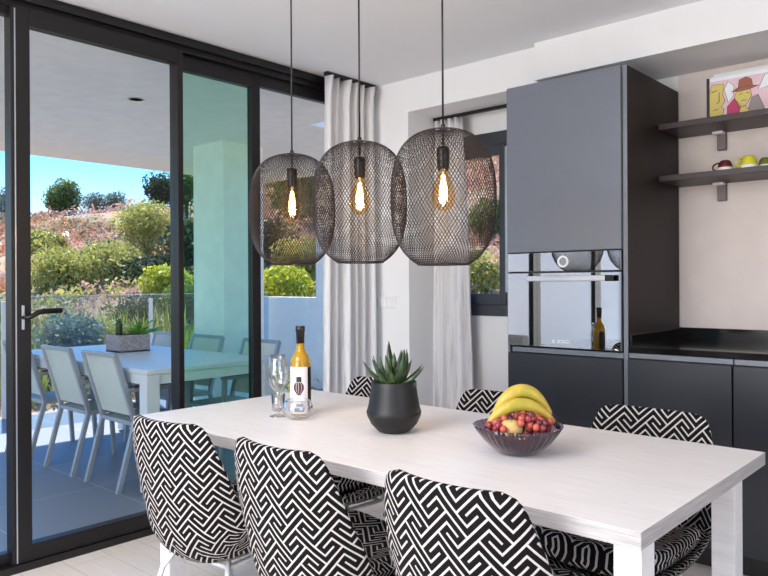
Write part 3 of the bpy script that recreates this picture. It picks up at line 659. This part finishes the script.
t = curtain(Vector((-3.36, 3.44, 2.63)), lambda u, w, z: (-3.35+w, u, z), 3.2, 3.66, .02, 2.632, 6, .042, lambda s, k: -.06*(1-k)*(1-s)+.012*(1-k)*s, 'door_curtain', 'long whitish pleated curtain hanging beside the sliding glass wall', 2)
MB(t.location).box((-3.372, 3.2, 2.636), (-3.335, 3.66, 2.66)).build('curtain_track', 'alu_black', t)
t = curtain(Vector((-3.0, 3.96, 2.42)), lambda u, w, z: (u, 3.96-w, z), -3.06, -2.84, .02, 2.418, 4, .03, lambda s, k: (-.03*(1-s)+.09*s)*(1-k)**.7, 'recess_curtain', 'pleated white curtain in window recess behind the right pendant lamp', 5)
MB(t.location).box((-3.07, 3.95, 2.42), (-2.0, 3.972, 2.44)).build('curtain_track', 'alu_black', t)

# ------------------------------------------------------------------ dining table
t = thing('dining_table', (-1.69, 2.02, 0), 'long white-washed wooden dining table in the centre', 'table'); o = t.location
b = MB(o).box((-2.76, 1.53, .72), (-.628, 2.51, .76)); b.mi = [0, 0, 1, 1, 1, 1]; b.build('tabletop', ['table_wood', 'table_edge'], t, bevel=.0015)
for (xa, ya) in ((-.705, 1.56), (-.70, 2.215), (-2.61, 1.56), (-2.61, 2.215)):
    MB(o).box((xa, ya, 0), (xa+.065, ya+.075, .72)).build('leg', 'wall' if False else 'table_wood', t, bevel=.002)
b = MB(o); b.box((-2.5, 1.96, .68), (-.80, 2.04, .72)); b.build('centre_rail', 'table_wood', t)

# ------------------------------------------------------------------ upholstered chairs
def lerp_path(P, t):
    n = len(P)-1; x = t*n; i = min(int(x), n-1); f = x-i
    p0, p1, p2, p3 = P[max(i-1, 0)], P[i], P[i+1], P[min(i+2, n)]
    return tuple(.5*((2*p1[k])+(-p0[k]+p2[k])*f+(2*p0[k]-5*p1[k]+4*p2[k]-p3[k])*f*f+(-p0[k]+3*p1[k]-3*p2[k]+p3[k])*f**3) for k in range(len(p0)))
#          y(forward)  z    halfwidth  wrap(edge offset to sitter)  thick
PROF = [(-.292, .832, .198, .030, .030), (-.286, .765, .216, .045, .034), (-.279, .685, .238, .065, .036), (-.269, .60, .250, .088, .038),
        (-.254, .515, .258, .112, .040), (-.228, .412, .260, .130, .044), (-.164, .342, .252, .130, .048), (-.05, .320, .246, .110, .050),
        (.08, .328, .244, .095, .050), (.21, .345, .238, .070, .046), (.305, .368, .212, .035, .036)]
def shell(t0, t1, name, par, nt, ns, scale_w=1, lift=0, thick=None, mat='weave', taper0=.10, taper1=.10, wf=1):
    b = MB(); vs = []; uv = []; arc = 0; prev = None; half = ns; ring = 2*half
    for j in range(nt+1):
        k = j/nt; tt = t0+(t1-t0)*k; y, z, w, wr, th = lerp_path(PROF, tt); y2, z2 = lerp_path(PROF, min(1, tt+.01))[:2]; y1, z1 = lerp_path(PROF, max(0, tt-.01))[:2]
        T = Vector((0, y2-y1, z2-z1)).normalized(); Nn = Vector((0, -T.z, T.y))   # towards the sitter
        if Nn.y < 0 and Nn.z < 0: Nn = -Nn
        if thick: th = thick
        if prev is not None: arc += math.hypot(y-prev[0], z-prev[1])
        prev = (y, z)
        def tp(d, L): return 1 if d >= L else max(.0, 1-(1-d/L)**2.6)**(1/2.6)
        e = min(tp(k+.004, taper0), tp(1-k+.004, taper1)); wi = (w*wf-.075)+.075*e if e < 1 else w*wf; the = th*(.25+.75*min(1, e))
        for i in range(ring):
            # angle-like parameter around the section: 0..half inner, half..ring outer
            s = math.cos(PI*(i+.5)/half) if i < half else math.cos(PI*(2*half-i-.5)/half)
            side = 1 if i < half else -1
            s_ = math.copysign(abs(s)**.8, s)
            off = wr*abs(s_)**2.4*(1 if wf == 1 else .55)+side*the/2*(1-abs(s_)**7)**.5+lift
            # edges of the bucket pull forward
            P = Vector((wi*s_, y, z))+Nn*off
            vs.append(P)
        row = vs[-ring:]
        for base in (0, half):   # signed arc length from the middle of each side
            seg = row[base:base+half]; cum = [0]
            for i in range(1, half): cum.append(cum[-1]+(seg[i]-seg[i-1]).length)
            mid = (cum[half//2-1]+cum[half//2])/2; sg = 1 if base == 0 else -1
            for c_ in cum: uv.append((-sg*(c_-mid), arc))
    fs = []
    for j in range(nt):
        for i in range(ring): fs.append((j*ring+i, j*ring+(i+1) % ring, (j+1)*ring+(i+1) % ring, (j+1)*ring+i))
    fs.append(tuple(range(ring-1, -1, -1))); fs.append(tuple(nt*ring+i for i in range(ring)))
    b.add(vs, fs, 0, uv); return b.build(name, mat, par, smooth=True)
def dining_chair():
    t = thing('dining_chair', (0, 0, 0), 'x', 'chair')
    shell(0, 1, 'backrest_shell', t, 44, 20)
    shell(.60, .985, 'seat', t, 20, 16, lift=.08, thick=.09, taper0=.2, taper1=.18, wf=.93)
    for sx in (-1, 1):
        MB().tube([(sx*.13, -.10, .33), (sx*.175, -.15, .25), (sx*.215, -.215, 0)], .0105, 10).build('leg', 'white_metal', t, smooth=True)
        MB().tube([(sx*.13, .12, .335), (sx*.175, .165, .25), (sx*.215, .225, 0)], .0105, 10).build('leg', 'white_metal', t, smooth=True)
    b = MB(); b.tube([(-.13, -.10, .30), (.13, -.10, .30), (.13, .12, .305), (-.13, .12, .305)], .0095, 8, closed=True); b.build('under_frame', 'white_metal', t, smooth=True)
    return t
dc = dining_chair(); G = 'patterned chairs around the dining table'
dc.rotation_euler.z = .1; dc.location = (-2.255, 1.62, 0); dc['group'] = G; dc['label'] = 'black and white key-pattern chair on near side, closest to the glass door'
dup(dc, (-1.645, 1.62, 0), 0, 'black and white key-pattern chair on near side, between two others', G)
dup(dc, (-1.03, 1.635, 0), 0, 'black and white key-pattern chair on near side, closest to the near table corner', G)
dup(dc, (-1.04, 2.375, 0), PI, 'black and white key-pattern chair across table, in front of the base cabinets', G)
dup(dc, (-1.68, 2.37, 0), PI, 'black and white key-pattern chair across table, just behind the fruit bowl', G)
dup(dc, (-2.37, 2.37, 0), PI, 'black and white key-pattern chair across table, just behind the black plant pot', G)

# ------------------------------------------------------------------ things on the table
TZ = .76
t = thing('plant_pot', (-1.735, 1.99, TZ), 'matt black rounded ceramic pot holding a succulent on the table', 'pot')
MB().lathe([(0, 0), (.045, 0), (.06, .006), (.085, .032), (.098, .06), (.1005, .076), (.0985, .079), (.093, .10), (.088, .13), (.0835, .16), (.083, .183), (.080, .186), (.077, .183), (.077, .165), (0, .165)], n=56).build('bowl', 'pot', t, smooth=True)
MB().lathe([(0, .172), (.076, .17)], n=32).build('soil', 'soil', t)
random.seed(12); t = thing('succulent', (-1.735, 1.99, TZ+.165), 'spiky dark green succulent with pale striped leaves in black pot', 'plant')
for k in range(25):
    ring = 0 if k < 5 else 1 if k < 14 else 2; a = k*2.39996+random.uniform(-.2, .2); el = (1.3, .92, .42)[ring]+random.uniform(-.12, .12); L = (.135, .15, .135)[ring]*random.uniform(.8, 1.15)
    b = MB(); rings = []; nseg = 7; sd = Vector((-math.sin(a), math.cos(a), 0)); vs = []; fs = []
    for j in range(nseg+1):
        u = j/nseg; e = el+.35*(u-.3)*(1 if ring else .2); c = Vector((math.cos(a)*math.cos(e), math.sin(a)*math.cos(e), math.sin(e)))*L*u+Vector((math.cos(a), math.sin(a), 0))*.012
        nn = Vector((-math.cos(a)*math.sin(e), -math.sin(a)*math.sin(e), math.cos(e))); w = .0185*(math.sin(PI*min(1, .25+.75*u))**.8 if u < 1 else 0)*(1-.3*u)+.0006; h_ = w*.42
        vs += [c+sd*w+nn*h_*.8, c+nn*h_*.1, c-sd*w+nn*h_*.8, c-sd*w*.6-nn*h_, c+sd*w*.6-nn*h_]
    for j in range(nseg):
        for i in range(5): fs.append((j*5+i, j*5+(i+1) % 5, (j+1)*5+(i+1) % 5, (j+1)*5+i))
    b.add(vs, fs).build('leaf', 'succulent', t, smooth=True)
# bottle
t = thing('wine_bottle', (-2.245, 1.99, TZ), 'amber glass wine bottle with white label and black foil neck', 'bottle')
MB().lathe([(0, 0), (.034, 0), (.037, .004), (.0375, .02), (.0375, .213), (.036, .228), (.029, .246), (.019, .262), (.0148, .276), (.0138, .30)], n=40).build('body', 'bottle_glass', t, smooth=True)
MB().lathe([(.0144, .297), (.0156, .345), (.0172, .346), (.0172, .366), (.015, .368), (0, .368)], n=28).build('foil', 'foil', t, smooth=True)
def cyl_patch(r, a0, a1, z0, z1, n=24):
    b = MB(); vs = []; 
    for k in range(n+1):
        a = a0+(a1-a0)*k/n; vs += [(r*math.cos(a), r*math.sin(a), z0), (r*math.cos(a), r*math.sin(a), z1)]
    return b.add(vs, [(2*k, 2*k+2, 2*k+3, 2*k+1) for k in range(n)])
FA = math.atan2(-1.99, 2.245)   # direction from the bottle towards the camera
lb = cyl_patch(.0379, FA-1.55, FA+.72, .012, .203).build('front_label', 'label', t, smooth=True)
cyl_patch(.0379, FA+.74, FA+1.9, .012, .2).build('dark_side_patch', 'foil', t, smooth=True)  # black patch round the side, beside the front label
def on_label(pts, mat, name='label_print', r=.0382, ks=1):
    pts = [(ks*x, (z-.078)*ks+.088 if ks > 1 else z) for x, z in pts]; b = MB(); lo, hi = min(p[0] for p in pts), max(p[0] for p in pts); n = max(1, int((hi-lo)/.0015))
    def clip(P, c, keep):
        out = []
        for i in range(len(P)):
            p, q_ = P[i-1], P[i]; a_, b_ = keep*(p[0]-c) >= 0, keep*(q_[0]-c) >= 0
            if a_ != b_: k = (c-p[0])/(q_[0]-p[0]); out.append((c, p[1]+k*(q_[1]-p[1])))
            if b_: out.append(q_)
        return out
    for i in range(n):
        P = clip(clip(pts, lo+(hi-lo)*i/n, 1), lo+(hi-lo)*(i+1)/n, -1) if n > 1 else pts
        if len(P) >= 3: b.add([(r*math.cos(FA-.2+x/.0375), r*math.sin(FA-.2+x/.0375), z) for x, z in P], [tuple(range(len(P)))])
    b.build(name, mat, lb)
on_label([(-.006, .118), (.008, .118), (.008, .134), (-.006, .134)], 'ink', ks=1.35)
for sx in (0, 1, 2, 3):
    w0, w1 = -.013+sx*.007, -.013+(sx+1)*.007-.001; k0, k1 = (w0-.001)/.014, (w1-.001)/.014
    def bot(k): return .088+.022*abs(k)**1.5
    on_label([(.001+k0*.004, .078), (.001+k1*.004, .078), (.001+k1*.014, .095), (.001+k1*.014, .108), (.001+k1*.008, .117), (.001+k0*.008, .117), (.001+k0*.014, .108), (.001+k0*.014, .095)], 'maroon' if sx % 2 else 'ink', ks=1.35)
on_label([(-.016, .02), (.02, .02), (.02, .036), (-.016, .036)], 'greyprint'); on_label([(-.014, .04), (.018, .042), (.016, .052), (-.008, .054)], 'greyprint'); on_label([(-.016, .062), (.018, .062), (.018, .0635), (-.016, .0635)], 'ink')
# wine glass (outer and inner skin)
bpy.data.objects['wine_bottle'].scale = (1.14, 1.14, 1)
t = thing('wine_glass', (-2.30, 1.915, TZ), 'tall clear stemmed wine glass beside the wine bottle', 'glass')
MB().lathe([(0, .0), (.036, 0), (.037, .0015), (.02, .005), (.0055, .012), (.004, .03), (.0038, .085), (.006, .1), (.004, .1)], n=40).build('stem', 'clear', t, smooth=True)
MB().lathe([(.004, .1), (.018, .108), (.034, .13), (.042, .158), (.0415, .185), (.036, .225), (.031, .252), (.0302, .252), (.035, .225), (.0405, .185), (.041, .158), (.033, .131), (.017, .11), (0, .105)], n=40).build('bowl', 'clear', t, smooth=True)
t = thing('glass_tumbler', (-2.40, 2.0, TZ), 'small clear straight tumbler behind the wine glass stem', 'glass', 'small clear glasses by the bottle')
MB().lathe([(0, 0), (.024, 0), (.026, .003), (.031, .075), (.0298, .075), (.025, .01), (0, .008)], n=36).build('bowl', 'clear', t, smooth=True)
t = thing('round_glass', (-2.195, 1.93, TZ), 'low round clear glass standing in front of the wine bottle', 'glass', 'small clear glasses by the bottle')
MB().lathe([(0, 0), (.03, 0), (.045, .006), (.06, .028), (.062, .045), (.055, .066), (.046, .076), (.0445, .076), (.053, .065), (.06, .045), (.058, .028), (.043, .009), (0, .005)], n=44).build('bowl', 'clear', t, smooth=True)
# fruit bowl
BX, BY = -1.215, 1.995
t = thing('fruit_bowl', (BX, BY, TZ), 'ribbed smoky violet glass bowl full of fruit', 'bowl')
md = lambda a, z: 1+(.018*math.cos(36*a)+.02*math.cos(5*a+1))*min(1, z/.05)
MB().lathe([(0, 0), (.05, 0), (.056, .003), (.083, .018), (.108, .042), (.128, .068), (.141, .09), (.1385, .0905), (.125, .07), (.104, .045), (.079, .022), (.05, .007), (0, .005)], n=144, mod=md).build('bowl', 'bowl', t, smooth=True)
V2C = Vector((-BX, -BY, 0)).normalized(); VR = rgt
def bananapts(x0, z0, xm, zm, x1, z1, back):
    P = []
    for i in range(15):
        u = i/14; x = (1-u)**2*x0+2*u*(1-u)*xm+u*u*x1; z = (1-u)**2*z0+2*u*(1-u)*zm+u*u*z1; P.append(Vector((BX, BY, TZ))+VR*x-V2C*back+Vector((0, 0, z)))
    return P
for k, (A, lab) in enumerate((((-.088, .10, .01, .275, .108, .112, .045), 'ripe yellow banana arching highest behind the fruit'), ((-.105, .080, .0, .215, .118, .092, .012), 'ripe banana arching lower, just behind the grapes'))):
    P = bananapts(*A); c0 = P[0].copy(); t = thing('banana', c0, lab, 'banana', 'bananas in the glass bowl')
    rs = [.005, .011, .018, .022, .0245, .026, .0265, .0265, .026, .025, .0235, .020, .0155, .011, .008]
    MB(c0).tube(P, rs, 7).build('peel', 'banana', t, smooth=True).modifiers.new('s', 'SUBSURF').render_levels = 2
    MB(c0).tube([P[-1], P[-1]+Vector((0, 0, -.008))+VR*.006, P[-1]+Vector((0, 0, -.016))+VR*.009], [.0082, .0065, .0075], 8).build('stalk', 'ink', t, smooth=True)
    MB(c0).ell(P[0], (.005, .005, .005), 6).build('tip', 'ink', t, smooth=True)
def bowlpt(x, d, z): return Vector((BX, BY, TZ))+VR*x+V2C*d+Vector((0, 0, z))
c = bowlpt(-.022, .066, .086); t = thing('apple', c, 'green-yellow apple sitting among the grapes', 'apple')
b = MB(); prof = [(0, -.026), (.012, -.031), (.026, -.024), (.036, -.004), (.036, .012), (.027, .027), (.013, .031), (.004, .026), (0, .022)]; b.lathe(prof, n=24); b.build('flesh', 'apple', t, smooth=True).modifiers.new('s', 'SUBSURF')
MB().tube([(0, 0, .02), (.002, .001, .032), (.006, .002, .04)], .0013, 6).build('stalk', 'ink', t)
random.seed(31); placed = []; gp = []
base_m = {}
tries = 0
while len(gp) < 60 and tries < 20000:
    tries += 1; x = random.uniform(-.122, .115); d = random.uniform(.0, .105)
    rr = math.hypot(x, d)
    if rr > .122: continue
    z = random.uniform(.066, .142-.35*abs(x-.02)-.25*abs(d-.04)); p = Vector((x, d, z)); R = .0115
    lim = .045+(rr/.14)**2*.02
    if rr > .095 and z < .095: continue
    if (p-Vector((-.022, .066, .086))).length < .044 or any((p-q_).length < .0195 for q_ in gp): continue
    if d < .03 and z > .1: pass
    gp.append(p)
info = []
for k, p in enumerate(gp):
    c = bowlpt(*p); mi = random.choice((0, 0, 1, 1, 2)); key = mi
    if key not in base_m:
        ob = MB().ell((0, 0, 0), (.0112, .0112, .0125), 10).build('grape', 'grape%d' % mi, smooth=True); base_m[key] = ob.data
    else: ob = bpy.data.objects.new('grape', base_m[key]); C.objects.link(ob)
    ob.location = c; ob.rotation_euler = (random.uniform(-.6, .6), random.uniform(-.6, .6), 0)
    info.append((ob, p, mi))
def third(v, lo, hi, names): return names[min(len(names)-1, max(0, int((v-lo)/(hi-lo)*len(names))))]
used = {}
for ob, p, mi in info:
    lab = '%s grape, %s, %s, %s' % (('crimson', 'light red', 'dark red')[mi], third(p.x, -.12, .115, ('at the left rim', 'at far left', 'left of apple', 'by the apple', 'right of apple', 'at far right', 'at the right rim')),
        third(p.z, .066, .13, ('bottom layer', 'middle layer', 'top layer')), third(p.y, 0, .105, ('rearmost', 'halfway back', 'foremost')))
    used.setdefault(lab, []).append((ob, p))
for lab, L_ in used.items():
    L_.sort(key=lambda q_: q_[1].x)
    for k, (ob, p) in enumerate(L_):
        tag(ob, lab if len(L_) == 1 else lab+(', left one of these' if k == 0 else ', right one of these' if k == len(L_)-1 else ', between two alike'), 'grape', 'red grapes in the glass bowl')

# ------------------------------------------------------------------ pendant lamps
t = thing('pendant_lamp', (0, 0, 0), 'x', 'lamp')
LP = [(.0905, 0), (.118, .020), (.146, .052), (.166, .092), (.179, .145), (.184, .205), (.1835, .265), (.178, .325), (.165, .375), (.142, .418), (.108, .449), (.068, .467), (.03, .474)]
def lprof(tt):
    r, z = lerp_path(LP, tt); return r, z
arcs = [0]; n_ = 200
for i in range(n_):
    a, b_ = lprof(i/n_), lprof((i+1)/n_); arcs.append(arcs[-1]+math.hypot(a[0]-b_[0], a[1]-b_[1]))
def by_arc(f):
    s = f*arcs[-1]; i = 0
    while i < n_-1 and arcs[i+1] < s: i += 1
    return lprof((i+(s-arcs[i])/(arcs[i+1]-arcs[i]))/n_)
NB, RW = 88, 56
nodes = [by_arc(i/RW) for i in range(RW+1)]
b = MB(); vs = []; fs = []
for sg in (1, -1):
    for k in range(NB):
        start = len(vs)
        for i in range(RW+1):
            r, z = nodes[i]; a = 2*PI*(k+sg*i*.5)/NB; ca, sa = math.cos(a), math.sin(a); w = .00112
            vs += [(r*ca-sa*w, r*sa+ca*w, z), (r*ca+sa*w, r*sa-ca*w, z), ((r+.0014)*ca, (r+.0014)*sa, z)]
        for i in range(RW):
            for j in range(3): q0 = start+i*3; fs.append((q0+j, q0+(j+1) % 3, q0+3+(j+1) % 3, q0+3+j))
b.add(vs, fs); b.build('mesh_shade', 'lamp_mesh', t)
b = MB(); b.tube([(.0905*math.cos(2*PI*k/64), .0905*math.sin(2*PI*k/64), 0) for k in range(64)], .0024, 8, closed=True); b.tube([(.031*math.cos(2*PI*k/32), .031*math.sin(2*PI*k/32), .474) for k in range(32)], .0022, 8, closed=True)
b.tube([(-.031, 0, .474), (.031, 0, .474)], .002, 6); b.tube([(0, -.031, .474), (0, .031, .474)], .002, 6); b.build('shade_ring', 'lamp_mesh', t, smooth=True)
MB().lathe([(.0, .492), (.007, .492), (.008, .488), (.008, .472), (.004, .468), (.004, .42), (0, .42)], n=20).build('cord_grip', 'socket', t, smooth=True)
MB().lathe([(0, .330), (.018, .330), (.0215, .342), (.0215, .352), (.0225, .354), (.0225, .405), (.02, .412), (.006, .416), (0, .418)], n=28).build('socket', 'socket', t, smooth=True)
bl = MB().lathe([(.013, .34), (.016, .325), (.026, .30), (.036, .27), (.0405, .245), (.0395, .225), (.032, .205), (.018, .193), (.006, .189), (0, .188)], n=28).build('bulb', 'bulb_glass', t, smooth=True)
b = MB()
for k in range(8):
    a = 2*PI*k/8; b.tube([(.004*math.cos(a), .004*math.sin(a), .315), (.013*math.cos(a), .013*math.sin(a), .262), (.006*math.cos(a+.4), .006*math.sin(a+.4), .215)], .0013, 5)
b.build('filament', 'filament', bl)
MB().tube([(0, 0, .315), (0, 0, .34)], .005, 8).build('filament_stem', 'cup_white', bl)
def lamp_at(root, px, D, zb, sc):
    d = ray(px, 284); k = D/d.dot(fwd); root.location = (d.x*k, d.y*k, zb); root.scale = (sc,)*3
    P = root.location.copy(); c = MB().tube([(0, 0, .49), (0, 0, (ZC-zb)/sc)], .0035/sc, 8).build('cord', 'socket', root, smooth=True)
    MB().lathe([(.04/sc, (ZC-zb)/sc), (.04/sc, (ZC-zb-.02)/sc), (0, (ZC-zb-.025)/sc)], n=24).build('ceiling_rose', 'socket', root, smooth=True)
    light('bulb_light', 'POINT', 2.5, (1, .72, .4), (P.x, P.y, zb+.24*sc), shadow_soft_size=.02)
G = 'wire mesh pendant lamps above the table'
l2, l1 = dup(t, (0, 0, 0)), dup(t, (0, 0, 0))
for r_, lab in ((t, 'largest-looking dark wire mesh pendant lamp, in front of the window recess'), (l2, 'dark wire mesh pendant lamp hanging between the other two'), (l1, 'dark wire mesh pendant lamp nearest the glass wall')):
    r_['label'] = lab; r_['group'] = G
lamp_at(t, 443.8, 2.53, 1.366, .998); lamp_at(l2, 360.3, 2.84, 1.384, 1.0); lamp_at(l1, 292.6, 3.12, 1.386, 1.0)
